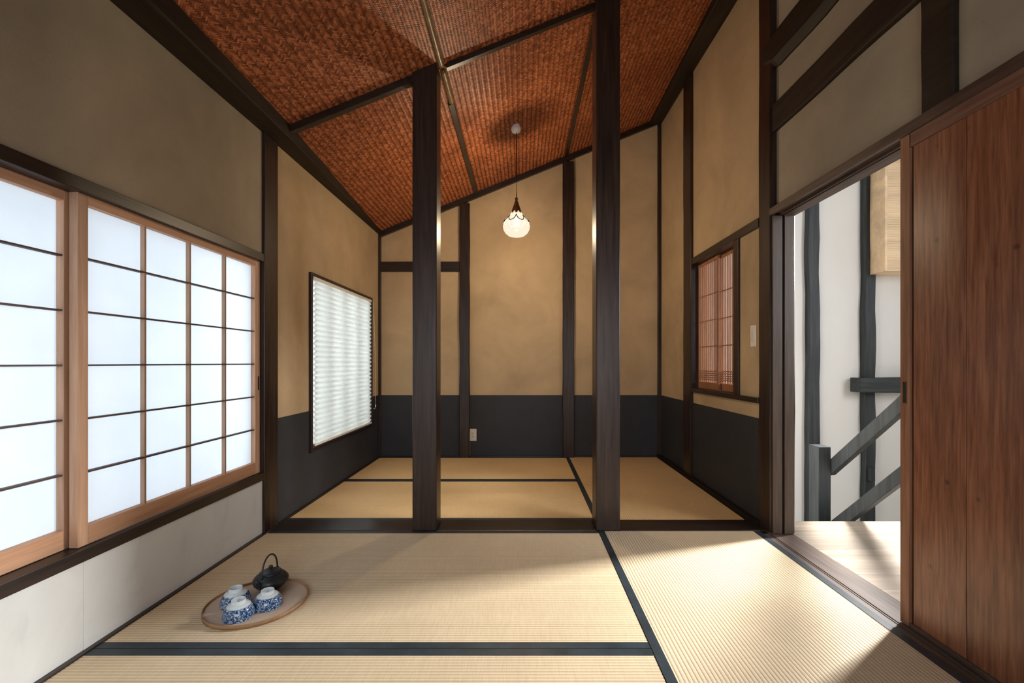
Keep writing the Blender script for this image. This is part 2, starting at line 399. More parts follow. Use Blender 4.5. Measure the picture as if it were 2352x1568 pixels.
for (x0, x1) in ((-1.50, -.489), (-.489, .4615), (.4615, 1.46)):
    for (y0, y1) in ((1.15, 2.75), (2.75, YF-.01)):
        bm = bmesh.new(); vs_ = box(bm, x0+.002, x1-.002, y0+.002, y1-.002, 0, 1)
        for i, v_ in enumerate(vs_): v_.co.z = zc(v_.co.x)+(.002 if i < 4 else .009)
        pan = obj('ceiling_panel', bm, 'weave_back', CE)
        vv, ff = weave_panel(x0, x1, y0, y1)
        o0 = wl(pan); me = bpy.data.meshes.new('bamboo_weave')
        me.from_pydata([(a_-o0.x, b_-o0.y, c_-o0.z) for a_, b_, c_ in vv], [], ff); me.materials.append(M['weave'])
        wo = bpy.data.objects.new('bamboo_weave', me); COL.objects.link(wo); put(wo, pan, o0); wo['kind'] = 'stuff'
# battens under the panels
def batten_y(x, y0, y1, wd, hg, mat, name='batten'):
    bm = bmesh.new(); vs_ = box(bm, x-wd/2, x+wd/2, y0, y1, 0, 1)
    for i, v_ in enumerate(vs_): v_.co.z = zc(v_.co.x)+(-hg if i < 4 else 0)
    return obj(name, bm, mat, CE)
batten_y(-.489, 3.13, YF-.05, .034, .020, 'post_y'); batten_y(-.489, .6, 2.19, .034, .020, 'post_y')
batten_y(.4615, YN, YF-.05, .034, .022, 'post_y')
def bamboo(x, y0, y1, r):
    bm = bmesh.new(); z0_ = zc(x)-.004; pts = []; rr = []
    n_ = 24
    for i in range(n_+1):
        q = y0+(y1-y0)*i/n_; pts.append((x, q, z0_)); rr.append(r*(1+.10*(i % 12 == 6)+.15*(i/n_)))
    tube(bm, pts, rr, 12); return obj('bamboo_strip', bm, 'bamboo', CE, None, 0, True)
bamboo(-.489, 2.20, 2.735, .017); bamboo(-.486, 2.785, 3.12, .018)
def batten_x(x0, x1, y0, y1, hg, mat, name='batten'):
    bm = bmesh.new(); vs_ = box(bm, x0, x1, y0, y1, 0, 1)
    for i, v_ in enumerate(vs_): v_.co.z = zc(v_.co.x)+(-hg if i < 4 else 0)
    return obj(name, bm, mat, CE)
batten_x(-1.40, -.52, 2.72, 2.76, .045, 'post_x'); batten_x(-.455, 1.34, 2.735, 2.765, .035, 'post_x')
batten_x(-.46, -.23, 2.763, 2.785, .022, 'bamboo', 'bamboo_strip')
for xx in (-.489,): batten_x(-1.40, 1.34, 1.12, 1.16, .03, 'post_x')
# sloping cornice board against the back wall
bm = bmesh.new(); vs_ = box(bm, -1.50, 1.44, YF-.035, YF, 0, 1)
for i, v_ in enumerate(vs_): v_.co.z = zc(v_.co.x)+(-.058 if i < 4 else 0)
tag(obj('trim_1', bm, 'post_x'), kind='structure')

# long roof beams under the ceiling edges
def long_beam(pts, wallx, zb, name, label):
    """pts: (y, inner x, bottom z)"""
    bm = bmesh.new(); rings = []
    for (y, xi, zb) in pts:
        ws = wallx; s = 1 if xi > ws else -1
        ring = [(ws, zb), (xi-s*.008, zb), (xi, zb+.008), (xi, zc(xi)+.004), (ws, zc(ws)+.004)]
        rings.append([bm.verts.new((a_, y, b_)) for a_, b_ in ring])
    for r0, r1 in zip(rings, rings[1:]):
        for k in range(5): bm.faces.new((r0[k], r0[(k+1) % 5], r1[(k+1) % 5], r1[k]))
    bm.faces.new(rings[0]); bm.faces.new(rings[-1])
    return tag(obj(name, bm, 'beam_old'), label, 'beam')
long_beam([(YN, -1.37, 2.32), (1.2, -1.375, 2.327), (1.8, -1.378, 2.334), (2.74, -1.391, 2.345), (4.0, -1.45, 2.349), (4.80, -1.486, 2.351)],
          XL, 0, 'ceiling_beam', 'dark tapering beam along the top of the left wall under the woven ceiling')
long_beam([(2.79, 1.325, 3.455), (3.2, 1.325, 3.463), (3.9, 1.333, 3.487), (4.80, 1.347, 3.51)],
          XR, 0, 'ceiling_beam', 'dark beam along the top of the right wall under the woven ceiling, behind the free posts')
long_beam([(YN, 1.36, 3.43), (2.64, 1.36, 3.45)], XRF, 0, 'ceiling_beam', 'dark beam high on the right wall above the sliding door')

# ------------------------------------------------------------------ posts and timbers
def post(x0, x1, y0, y1, z0, z1, label, mat='post', name='post', bev=.004, slope=True):
    bm = bmesh.new(); vs_ = box(bm, x0, x1, y0, y1, z0, z1)
    if slope and z1 is None: pass
    return tag(obj(name, bm, mat, None, None, bev), label, 'post')
def post_to_ceiling(x0, x1, y0, y1, label, bev=.006):
    bm = bmesh.new(); vs_ = box(bm, x0, x1, y0, y1, 0, 1)
    for v_ in vs_[4:]: v_.co.z = zc(v_.co.x)+.001
    return tag(obj('post', bm, 'post', None, None, bev), label, 'post')
post_to_ceiling(-.654, -.509, 2.70, 2.838, 'free-standing square dark post left of the hanging lamp')
post_to_ceiling(.438, .580, 2.70, 2.86, 'free-standing square dark post right of the hanging lamp')
post(-1.66, -1.503, 2.655, 2.80, 0, 2.345, 'dark post in the left wall between the paper screens and the pleated blind')
# corner posts and back-wall posts with hewn edges
def hpost(x0, x1, y0, y1, z1, label, amp=.003, seed=1):
    bm = bmesh.new(); hewn(bm, x0, x1, y0, y1, 0, z1, 'Z', amp, 26, seed)
    return tag(obj('wall_post', bm, 'post'), label, 'post')
hpost(-1.52, -1.494, YF-.03, YF+.02, 2.36, 'thin dark post in the back left corner beside the blind', .0006, 1)
hpost(-.662, -.556, YF-.045, YF+.02, zc(-.66)-.05, 'dark back wall post beside the power outlet, meeting the short crossrail', .003, 2)
hpost(.424, .544, YF-.045, YF+.02, zc(.424)-.05, 'dark back wall post seen just left of the right free-standing post', .003, 3)
hpost(1.428, 1.47, YF-.035, YF+.02, zc(1.42)-.06, 'thin dark post in the back right corner', .001, 4)
hpost(1.437, 1.512, 3.893, 4.07, 3.475, 'dark post in the right wall on the far side of the lattice window', .002, 5)
bm = bmesh.new(); hewn(bm, 1.452, 1.60, 2.668, 2.80, 0, 3.585, 'Z', .0012, 30, 6)
tag(obj('wall_post', bm, 'post'), 'tall dark post in the right wall between the lattice window and the hall doorway', 'post')
bm = bmesh.new(); hewn(bm, 1.466, 1.60, 1.555, 1.682, 1.90, 3.58, 'Z', .003, 14, 8)
tag(obj('wall_post', bm, 'beam_old'), 'short dark post standing on the lintel above the sliding door', 'post')
bm = bmesh.new(); hewn(bm, -1.494, -.66, YF-.03, YF+.02, 1.958, 2.062, 'X', .001, 10, 3)
tag(obj('crossrail', bm, 'post_x'), 'short dark horizontal rail on the back wall left of the outlet post', 'beam')
# jamb of the doorway (standing against the post, on the hall side) with dark slot between
jb = empty('door_jamb', (1.55, 2.68, 0)); struct(jb, 'brown wooden jamb of the hall doorway')
B('jamb_board', 1.462, 1.517, 2.655, 2.675, 0, 1.857, 'jamb', jb, .002)
B('jamb_board', 1.527, 1.582, 2.650, 2.675, 0, 1.857, 'jamb', jb, .002)
B('jamb_slot', 1.515, 1.529, 2.664, 2.676, 0, 1.857, 'dark_gap', jb)
# horizontal wall beams above the lintel
bm = bmesh.new(); hewn(bm, 1.463, 1.56, YN, 2.672, 2.350, 2.508, 'Y', .003, 30, 11)
tag(obj('wall_beam', bm, 'beam_old'), 'lower dark horizontal beam on the right wall above the doorway lintel', 'beam')
bm = bmesh.new(); rings = []
for i in range(41):                      # natural log with a swelling belly, lapping over the post
    y = 2.725-(2.725-YN)*i/40
    zb = 2.70+.06*noise.noise(Vector((y*1.4, 3, 1)))+(-.0 if y < 2.66 else .02); zt = 2.935+.025*noise.noise(Vector((y*1.3, 9, 1)))
    xf = 1.447+.008*noise.noise(Vector((y*2, 5, 5)))
    if y > 2.68: zb += .02; zt -= .02
    ring = [(1.55, zb+.01), (xf+.03, zb), (xf, zb+.04), (xf-.004, (zb+zt)/2), (xf+.004, zt-.04), (xf+.035, zt), (1.55, zt)]
    rings.append([bm.verts.new((a_, y, b_)) for a_, b_ in ring])
for r0, r1 in zip(rings, rings[1:]):
    for k in range(7): bm.faces.new((r0[k], r0[(k+1) % 7], r1[(k+1) % 7], r1[k]))
bm.faces.new(rings[0]); bm.faces.new(rings[-1])
tag(obj('wall_beam', bm, 'beam_old'), 'upper rough-hewn log beam on the right wall, its end lapping over the tall post', 'beam')
# floor beam between the two bays
FB = tag(empty('floor_beam', (0, 2.78, -.05)), 'dark flush floor beam running between the mats at the foot of the free-standing posts', 'beam')
for a_, b_ in ((-1.50, -.654), (-.509, .438), (.580, 1.452)): B('beam_section', a_, b_, 2.702, 2.885, -.05, .004, 'post_x', FB, .003)
B('beam_section', -.654, -.509, 2.838, 2.885, -.05, .003, 'post_x', FB); B('beam_section', .438, .580, 2.86, 2.885, -.05, .003, 'post_x', FB)

# ------------------------------------------------------------------ tatami mats
def mat_(x0, x1, y0, y1, axis, label, borders):
    r = tag(empty('tatami_mat', ((x0+x1)/2, (y0+y1)/2, -.05)), label, 'tatami mat', 'tatami mats')
    B('mat_core', x0+.001, x1-.001, y0+.001, y1-.001, -.05, -.004, 'tatami_x', r)
    bm = bmesh.new(); P = .0145; p0, p1 = (y0, y1) if axis == 'X' else (x0, x1)
    cen = round(((x0+x1)/2 if axis == 'Y' else (y0+y1)/2), 6)
    k0 = int((p0-cen)/P)-1; k1 = int((p1-cen)/P)+1; prev = None
    for k in range(k0, k1):
        for s in range(5):
            q = cen+(k+s/5)*P
            if q < p0+.001 or q > p1-.001: continue
            h = -.0012*(.5+.5*math.cos(2*PI*s/5))**3
            pa, pb = ((x0+.001, q, h), (x1-.001, q, h)) if axis == 'X' else ((q, y0+.001, h), (q, y1-.001, h))
            cur = (bm.verts.new(pa), bm.verts.new(pb))
            if prev: bm.faces.new((prev[0], prev[1], cur[1], cur[0]))
            prev = cur
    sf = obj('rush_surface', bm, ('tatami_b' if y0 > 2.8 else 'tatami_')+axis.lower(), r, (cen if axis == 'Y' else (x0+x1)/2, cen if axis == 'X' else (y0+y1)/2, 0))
    for f_ in sf.data.polygons:
        if f_.normal.z < 0: f_.flip()
    hw = .036
    for s in borders:
        if s == 'near': B('cloth_border', x0+.001, x1-.001, y0+.001, y0+hw, -.006, .0018, 'heri', r, .0006)
        if s == 'far': B('cloth_border', x0+.001, x1-.001, y1-hw, y1-.001, -.006, .0018, 'heri', r, .0006)
        if s == 'left': B('cloth_border', x0+.001, x0+hw, y0+.001, y1-.001, -.006, .0018, 'heri', r, .0006)
        if s == 'right': B('cloth_border', x1-hw, x1-.001, y0+.001, y1-.001, -.006, .0018, 'heri', r, .0006)
XS = .449; XM0 = -1.498
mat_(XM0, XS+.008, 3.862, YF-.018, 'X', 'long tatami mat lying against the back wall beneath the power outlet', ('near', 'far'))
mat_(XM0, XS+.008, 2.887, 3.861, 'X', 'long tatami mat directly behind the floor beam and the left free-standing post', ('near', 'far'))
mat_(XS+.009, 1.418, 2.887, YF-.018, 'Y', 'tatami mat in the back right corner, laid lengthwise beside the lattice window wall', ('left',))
mat_(XM0, XS, 1.590, 2.701, 'X', 'tatami mat carrying the tea tray', ('near', 'far'))
mat_(XM0, XS, .63, 1.589, 'X', 'tatami mat nearest the viewer, in front of the tea tray mat', ('near', 'far'))
mat_(XM0, XS, -.33, .629, 'X', 'tatami mat out of view behind the nearest mat', ('near', 'far'))
mat_(XM0, XS, YN, -.331, 'X', 'tatami mat out of view against the near wall', ('near', 'far'))
mat_(XS+.001, 1.405, .79, 2.701, 'Y', 'sunlit tatami mat laid lengthwise in front of the hall doorway', ('left', 'right'))
mat_(XS+.001, 1.405, YN, .789, 'Y', 'tatami mat out of view beside the sliding door', ('left', 'right'))

# ------------------------------------------------------------------ window_1: opening of the paper screens
W1 = struct(empty('window_1', (XL, 1.5, .314)), 'dark framed opening that holds the sliding paper screens')
B('head_rail', -1.66, -1.507, .28, 2.655, 1.586, 1.632, 'post_y', W1, .002)
B('sill_rail', -1.66, -1.507, .28, 2.655, .314, .358, 'post_y', W1, .002)
B('side_post', -1.66, -1.507, .28, .36, .358, 1.586, 'post', W1, .002)
def shoji(y0, y1, xf, label, cols, pull_y=None):
    """paper screen: front face at xf, thickness 3 cm towards outside"""
    xb = xf-.030; z0, z1 = .360, 1.588
    r = tag(empty('shoji_screen', ((xf+xb)/2, (y0+y1)/2, z0)), label, 'shoji screen', 'sliding paper screens')
    B('stile', xb, xf, y0, y0+.038, z0, z1, 'cedar', r, .0015); B('stile', xb, xf, y1-.046, y1, z0, z1, 'cedar', r, .0015)
    B('bottom_rail', xb, xf, y0+.038, y1-.046, z0, z0+.066, 'cedar_y', r, .0015)
    B('top_rail', xb, xf, y0+.038, y1-.046, z1-.034, z1, 'cedar_y', r, .0015)
    pz0, pz1 = z0+.066, z1-.034; ya, yb = y0+.038, y1-.046; dz = (pz1-pz0)/6; dy = (yb-ya)/cols
    for i in range(cols):
        for j in range(6):
            B('paper_pane', xb+.004, xb+.0048, ya+i*dy, ya+(i+1)*dy, pz0+j*dz, pz0+(j+1)*dz, 'shoji', r)
    for i in range(1, cols): B('upright_bar', xb+.006, xf-.006, ya+i*dy-.0045, ya+i*dy+.0045, pz0, pz1, 'kumiko', r)
    for j in range(1, 6): B('cross_bar', xb+.006, xf-.005, ya-.008, yb+.012, pz0+j*dz-.003, pz0+j*dz+.003, 'kumiko_cross_shaded', r)
    return r
s1 = shoji(1.566, 2.652, -1.530, 'paper screen nearer the dark post, four panes wide, with a black finger pull', 4)
B('finger_pull', -1.5315, -1.529, 2.632, 2.643, .84, .92, 'black', s1)
shoji(.50, 1.600, -1.566, 'paper screen at the left edge of the view, sliding behind the other screen', 4)

# ------------------------------------------------------------------ window_2: window with the pleated blind
W2 = struct(empty('window_2', (XL, 3.9, wz0)), 'dark framed window with a white pleated blind in the left wall')
B('frame_stile', -1.66, -1.500, wy0-.024, wy0, wz0-.03, wz1+.016, 'post', W2, .002)
B('frame_stile', -1.66, -1.503, wy1-.006, wy1+.016, wz0-.02, wz1+.016, 'post', W2, .002)
B('frame_rail', -1.66, -1.500, wy0, wy1, wz1-.004, wz1+.016, 'post_y', W2, .002)
B('frame_rail', -1.66, -1.497, wy0, wy1, wz0-.022, wz0+.004, 'post_y', W2, .002)
for k in range(5):
    yy = wy0+.03+k*(wy1-wy0-.06)/4
    B('sash_bar', -1.645, -1.615, yy-.022, yy+.022, wz0, wz1, 'post', W2)
B('window_pane', -1.635, -1.631, wy0, wy1, wz0, wz1, 'glass', W2)
bl = tag(empty('pleated_blind', (-1.52, 3.9, wz0)), 'white pleated window blind glowing with daylight in the left wall', 'blind')
def pleats(x_mid, x_out, y0, y1, z0, z1, n):
    bm = bmesh.new(); prev = None
    for i in range(2*n+1):
        z = z0+(z1-z0)*i/(2*n); x = x_mid if i % 2 == 0 else x_out
        cur = (bm.verts.new((x, y0, z)), bm.verts.new((x, y1, z)))
        if prev: bm.faces.new((prev[0], prev[1], cur[1], cur[0]))
        prev = cur
    return bm
by0, by1 = wy0+.048, wy1-.014
obj('pleated_fabric', pleats(-1.523, -1.505, by0, by1, wz0+.022, wz1-.028, 31), 'blind', bl)
obj('pleated_fabric', pleats(-1.525, -1.543, by0, by1, wz0+.022, wz1-.028, 31), 'blind', bl)
B('head_rail', -1.546, -1.504, by0-.03, by1+.004, wz1-.028, wz1-.006, 'plastic_white', bl, .002)
B('bottom_rail', -1.544, -1.504, by0-.004, by1+.004, wz0+.006, wz0+.022, 'plastic_white', bl, .002)
bm = bmesh.new(); pts = []
for i in range(31):
    s = i/30; pts.append((-1.490+.01*math.sin(s*3), wy1-.004+.05*s**1.4, wz1-.02-s*(1.03)))
for i in range(1, 9):
    a_ = i/8*PI*.75; pts.append((-1.485, wy1+.046-.045*(1-math.cos(a_))/1.2, wz1-1.05-.045*math.sin(a_)))
tube(bm, pts, .0026, 6); obj('pull_cord', bm, 'blindcord', bl, None, 0, True)
bm = bmesh.new(); lathe(bm, [(0, 0), (.006, .002), (.006, .022), (0, .026)], 10, (-1.485, wy1+.046, wz1-1.08)); obj('cord_tassel', bm, 'plastic_white', bl, None, 0, True)

# ------------------------------------------------------------------ window_3: lattice window in the right wall
W3 = struct(empty('window_3', (XR, 3.4, lz0)), 'dark framed opening with sliding wooden lattice screens in the right wall')
B('head_rail', 1.446, 1.578, 2.795, 3.895, 1.832, 1.888, 'post_y', W3, .002)
B('sill_rail', 1.442, 1.578, 2.795, 3.895, .748, .782, 'post_y', W3, .002)
B('mullion', 1.448, 1.578, 3.058, 3.13, .782, 1.832, 'post', W3, .002)
def lattice(y0, y1, xf, label):
    r = tag(empty('lattice_screen', (xf, (y0+y1)/2, .784)), label, 'lattice screen', 'sliding lattice screens')
    z0, z1 = .784, 1.830
    B('stile', xf, xf+.022, y0, y0+.018, z0, z1, 'lattice', r, .001); B('stile', xf, xf+.022, y1-.018, y1, z0, z1, 'lattice', r, .001)
    B('bottom_rail', xf, xf+.022, y0+.018, y1-.018, z0, z0+.055, 'lattice', r, .001); B('top_rail', xf, xf+.022, y0+.018, y1-.018, z1-.026, z1, 'lattice', r, .001)
    n = 9; s0 = None; pitch = (y1-y0-.036)/n
    for i in range(n):
        yc = y0+.018+(i+.5)*pitch
        if s0 is None: s0 = B('slat', xf+.004, xf+.0150, yc-.005, yc+.005, z0+.055, z1-.026, 'lattice', r); yc0 = yc
        else: copy_part(s0, r, (0, yc-yc0, 0))
    for z in (.862, .879, .896, .913, .930, 1.13, 1.34, 1.55, ):
        B('cross_bar', xf+.0148, xf+.0188, y0+.018, y1-.018, z-.0035, z+.0035, 'lattice', r)
lattice(3.50, 3.892, 1.504, 'far wooden lattice screen of the right wall window, next to the wall post')
lattice(3.132, 3.53, 1.530, 'near wooden lattice screen of the right wall window, next to the plain plaster strip')

# ------------------------------------------------------------------ doorway: lintel, sill, sliding door
T2 = struct(empty('trim_2', (1.5, 1.5, 1.855)), 'brown grooved lintel over the hall doorway and sliding door')
B('lintel_face', 1.450, 1.468, YN, 2.675, 1.862, 1.902, 'lintel', T2, .0015)
B('lintel_rib', 1.468, 1.487, YN, 2.675, 1.872, 1.902, 'dark_gap', T2)
B('lintel_rib', 1.504, 1.512, YN, 2.655, 1.858, 1.902, 'lintel', T2, .001)
B('lintel_rib', 1.512, 1.520, YN, 2.655, 1.872, 1.902, 'dark_gap', T2)
B('lintel_rib', 1.487, 1.504, YN, 2.655, 1.872, 1.902, 'lintel', T2)
B('lintel_rib', 1.520, 1.590, YN, 2.655, 1.856, 1.902, 'lintel', T2, .001)
T3 = struct(empty('trim_3', (1.5, 1.5, -.03)), 'worn brown sill board of the hall doorway')
B('sill_edge', 1.407, 1.436, YN, 2.67, -.05, -.004, 'sill', T3, .001)
B('sill_rib', 1.440, 1.447, YN, 2.67, -.05, -.004, 'sill', T3, .001)
B('sill_board', 1.451, 1.582, YN, 2.662, -.05, -.003, 'sill', T3, .0015)
D1 = struct(empty('door_1', (1.47, .9, 0)), 'aged reddish brown cedar plank sliding door on the right')
xd = 1.462; dz1 = 1.868
B('stile', xd, xd+.028, 1.722, 1.762, 0, dz1, 'stile', D1, .002); B('stile', xd, xd+.028, -.22, -.18, 0, dz1, 'stile', D1, .002)
B('top_rail', xd, xd+.028, -.18, 1.716, 1.812, 1.866, 'stile_y', D1, .0015)
B('bottom_rail', xd, xd+.028, -.18, 1.716, 0, .018, 'lintel', D1, .001)
B('panel_backing', xd+.018, xd+.024, -.19, 1.73, .01, dz1-.004, 'dark_gap', D1)
ed = [1.712, 1.507, 1.24, .96, .70, .42, .15, -.18]
for a_, b_ in zip(ed, ed[1:]):
    B('plank', xd+.008, xd+.018, b_+.0012, a_-.0012, .014, 1.814, 'door', D1, .0008)
bm = bmesh.new(); box(bm, xd-.001, xd+.002, 1.733, 1.748, .845, .925)
hd = obj('finger_pull', bm, 'black', D1)
B('pull_rim', xd-.002, xd+.0015, 1.7315, 1.7335, .842, .928, 'bronze', D1)

# ------------------------------------------------------------------ stair hall beyond the doorway
HX = 3.82
HF = struct(empty('floor_hall', (2.7, 1.0, -.05)), 'pale boarded floor of the stair hall')
yy = YN; wdt = .142
while yy < 2.875:
    y1 = min(yy+wdt, 2.88); B('floor_board', 1.5835, HX, yy+.0008, y1-.0008, -.05, -.004+random.uniform(-.0005, .0005), 'hall_floor', HF, .001); yy = y1
B('edge_joist', 1.60, HX, 2.80, 2.876, -.25, -.052, 'hewn_x', HF)
bm = bmesh.new(); box(bm, 1.585, HX+.1, 4.06, 4.16, -2.7, 3.7)
HB = struct(obj('wall_hall', bm, 'white_plaster'), 'bright white back wall of the stair hall')
bm = bmesh.new()   # outer hall wall with two unseen window openings, the nearer added for fill
box(bm, HX, HX+.1, YN, 4.06, -2.7, 1.15); box(bm, HX, HX+.1, YN, 4.06, 2.75, 3.7)
box(bm, HX, HX+.1, YN, .1, 1.15, 2.75); box(bm, HX, HX+.1, 1.7, 3.10, 1.15, 2.75); box(bm, HX, HX+.1, 3.78, 4.06, 1.15, 2.75)
struct(obj('wall_hall', bm, 'white_plaster'), 'outer wall of the stair hall, out of view to the right')
bm = bmesh.new(); box(bm, 1.581, 1.586, 2.68, 3.13, -2.7, 3.7); box(bm, 1.581, 1.586, 3.895, 4.06, -2.7, 3.7); box(bm, 1.581, 1.586, 3.13, 3.895, -2.7, .78); box(bm, 1.581, 1.586, 3.13, 3.895, 1.835, 3.7); box(bm, 1.581, 1.586, YN, 2.68, 1.92, 3.7)
struct(obj('wall_hall', bm, 'white_plaster'), 'hall side of the wall shared with the mat room')
struct(B('wall_hall', 1.58, HX+.1, YN-.1, YN, -2.7, 3.7, 'white_plaster'))
struct(B('ceiling_hall', 1.58, HX+.1, YN-.1, 4.16, 3.7, 3.8, 'white_plaster'))
struct(B('floor_stairwell', 1.58, HX+.1, 2.88, 4.16, -2.8, -2.7, 'hall_floor'))
struct(B('wall_stairwell', 1.58, HX+.1, 2.80, 2.875, -2.7, -.25, 'white_plaster'))
for i, (a_, b_) in enumerate(((.1, 1.7), (3.10, 3.78))):
    wn = struct(empty('window_%d' % (4+i), (HX, (a_+b_)/2, 1.15)), 'unseen hall window to the right, placed for its light')
    for z_ in (1.15, 2.71): B('frame_rail', HX-.01, HX+.11, a_, b_, z_, z_+.04, 'hewn_x', wn)
    for y_ in (a_, b_-.04): B('frame_stile', HX-.01, HX+.11, y_, y_+.04, 1.19, 2.71, 'hewn', wn)
def hallpost(x0, x1, y0, y1, z0, z1, label, seed, amp=.006):
    bm = bmesh.new(); hewn(bm, x0, x1, y0, y1, z0, z1, 'Z', amp, 40, seed)
    return tag(obj('hall_post', bm, 'hewn'), label, 'post')
hallpost(2.515, 2.615, 4.0, 4.07, -2.7, 3.7, 'grey-black hewn post on the white hall wall, directly above the newel post', 21)
hp = hallpost(3.012, 3.105, 4.0, 4.07, -2.7, 3.7, 'grey-black hewn post on the white hall wall behind the handrails, crossed by a stub beam', 22)
B('wooden_peg', 3.035, 3.075, 3.965, 4.01, -.035, .08, 'hewn', hp, .003)
bm = bmesh.new(); hewn(bm, 2.905, 3.81, 3.90, 4.03, .741, .868, 'X', .003, 16, 23)
tag(obj('stub_beam', bm, 'hewn_x'), 'short grey-black horizontal beam on the hall wall above the handrails', 'beam')
nw = tag(empty('newel_post', (2.06, 3.15, -.9)), 'square grey-black newel post at the head of the stairs in the hall', 'post')
bm = bmesh.new(); box(bm, 2.017, 2.102, 3.10, 3.205, -.9, .425); obj('newel_shaft', bm, 'hewn', nw, None, .004)
def rail(p0, p1, w_, h_, label):
    p0, p1 = Vector(p0), Vector(p1); d = (p1-p0).normalized(); s = d.cross(Vector((0, 0, 1))).normalized(); u = s.cross(d).normalized()
    bm = bmesh.new(); vs_ = []
    for p in (p0, p1):
        for a_, b_ in ((-1, -1), (1, -1), (1, 1), (-1, 1)): vs_.append(bm.verts.new(p+s*a_*w_/2+u*b_*h_/2))
    for f in ((0, 1, 2, 3), (7, 6, 5, 4), (0, 4, 5, 1), (1, 5, 6, 2), (2, 6, 7, 3), (3, 7, 4, 0)): bm.faces.new([vs_[i] for i in f])
    return tag(obj('handrail', bm, 'hewn', None, p0, .004), label, 'handrail')
rail((2.120, 3.15, .25), (2.41, 2.05, 1.43), .055, .075, 'upper sloping grey-black handrail rising from the newel post')
rail((2.118, 3.14, -.165), (2.41, 2.05, 1.03), .055, .070, 'lower sloping grey-black rail running below and parallel to the upper handrail')
hb = tag(empty('wall_box', (3.4, 3.92, 1.77)), 'pale wooden boxed cabinet high on the hall wall, above the handrails', 'cabinet')
B('box_body', 3.075, 3.70, 3.845, 4.06, 1.785, 3.2, 'box_wood', hb, .002)
B('side_board', 3.055, 3.075, 3.835, 4.06, 1.77, 3.2, 'box_wood', hb, .0015)
B('bottom_board', 3.075, 3.70, 3.835, 4.06, 1.77, 1.785, 'box_wood', hb, .0015)
bm = bmesh.new()
for k in range(97): box(bm, 3.0755, 3.70, 3.840+.0012*random.random(), 3.845, 1.787+k*.0145, 1.787+k*.0145+.0135)
o = obj('reed_facing', bm, 'box_wood', hb); o['kind'] = 'stuff'

# ------------------------------------------------------------------ switch and outlet
sw = tag(empty('light_switch', (XR, 2.88, 1.11)), 'small white wall switch plate beside the lattice window and the tall post', 'switch')
B('cover_plate', XR-.006, XR, 2.845, 2.91, 1.10, 1.235, 'plastic_white', sw, .002); B('rocker', XR-.009, XR-.005, 2.862, 2.893, 1.13, 1.205, 'plastic', sw, .001)
ou = tag(empty('power_outlet', (-.525, YF, .165)), 'cream double power outlet on the charcoal dado of the back wall', 'outlet')
B('cover_plate', -.560, -.486, YF-.010, YF-.002, .170, .298, 'plastic', ou, .002)
B('socket_face', -.538, -.508, YF-.012, YF-.009, .195, .273, 'plastic', ou, .001)
for z in (.215, .250):
    for x in (-.532, -.518): B('socket_slot', x, x+.004, YF-.0128, YF-.0115, z-.006, z+.008, 'black', ou)

# ------------------------------------------------------------------ pendant lamp
lx, ly = -.050, 3.78; zr = zc(lx)
pl = tag(empty('pendant_lamp', (lx, ly, 2.04)), 'hanging lamp with a glowing opal globe and scalloped brass cap', 'lamp')
bm = bmesh.new(); lathe(bm, [(0, 0), (.020, .002), (.033, .010), (.039, .028), (.038, .045), (.030, .064), (.026, .085)], 48, (lx-.004, ly, zr-.066), 12, .05)
obj('ceiling_rose', bm, 'plastic_white', pl, None, 0, True)
bm = bmesh.new(); tube(bm, [(lx, ly, zr-.05), (lx+.002, ly, 2.6), (lx+.001, ly, 2.36)], .0042, 8); obj('flex_cord', bm, 'cord', pl, None, 0, True)
zb = 2.044   # globe bottom
gprof = [(0, 0), (.040, .002), (.068, .010), (.092, .030), (.108, .058), (.112, .085), (.106, .115), (.090, .143), (.070, .165), (.052, .185), (.040, .205), (.033, .22)]
bm = bmesh.new(); lathe(bm, gprof, 48, (lx, ly, zb)); gl_ = obj('opal_globe', bm, 'opal', pl, None, 0, True)
bd = bpy.data.lights.new('bulb', 'POINT'); bd.energy = 115; bd.color = (1.0, .82, .59); bd.shadow_soft_size = .022
bo = bpy.data.objects.new('bulb', bd); COL.objects.link(bo); bo.location = (lx, ly, zb+.030)
bm = bmesh.new(); lathe(bm, [(.050, .187), (.042, .204), (.034, .225), (.024, .255), (.015, .285), (.009, .300), (.012, .306), (.012, .318), (.006, .326), (0, .327)], 40, (lx, ly, zb), 8, .05)
obj('brass_cap', bm, 'bronze', pl, None, 0, True)
def gr(z):
    for (r0, z0), (r1, z1) in zip(gprof[3:], gprof[4:]):
        if z0 <= z <= z1: return r0+(r1-r0)*(z-z0)/(z1-z0)
    return .06
for k in range(8):      # scalloped wire petals
    a0 = 2*PI*(k+.5)/8; pts = []
    for i in range(13):
        s = -1+2*i/12; a_ = a0+s*PI/8; z = .112+.052*abs(s)**2.6; r_ = gr(min(z, .18))+.002
        pts.append((lx+r_*math.cos(a_), ly+r_*math.sin(a_), zb+z))
    bm = bmesh.new(); tube(bm, pts, .0036, 6); obj('scallop_wire', bm, 'black', pl, None, 0, True)

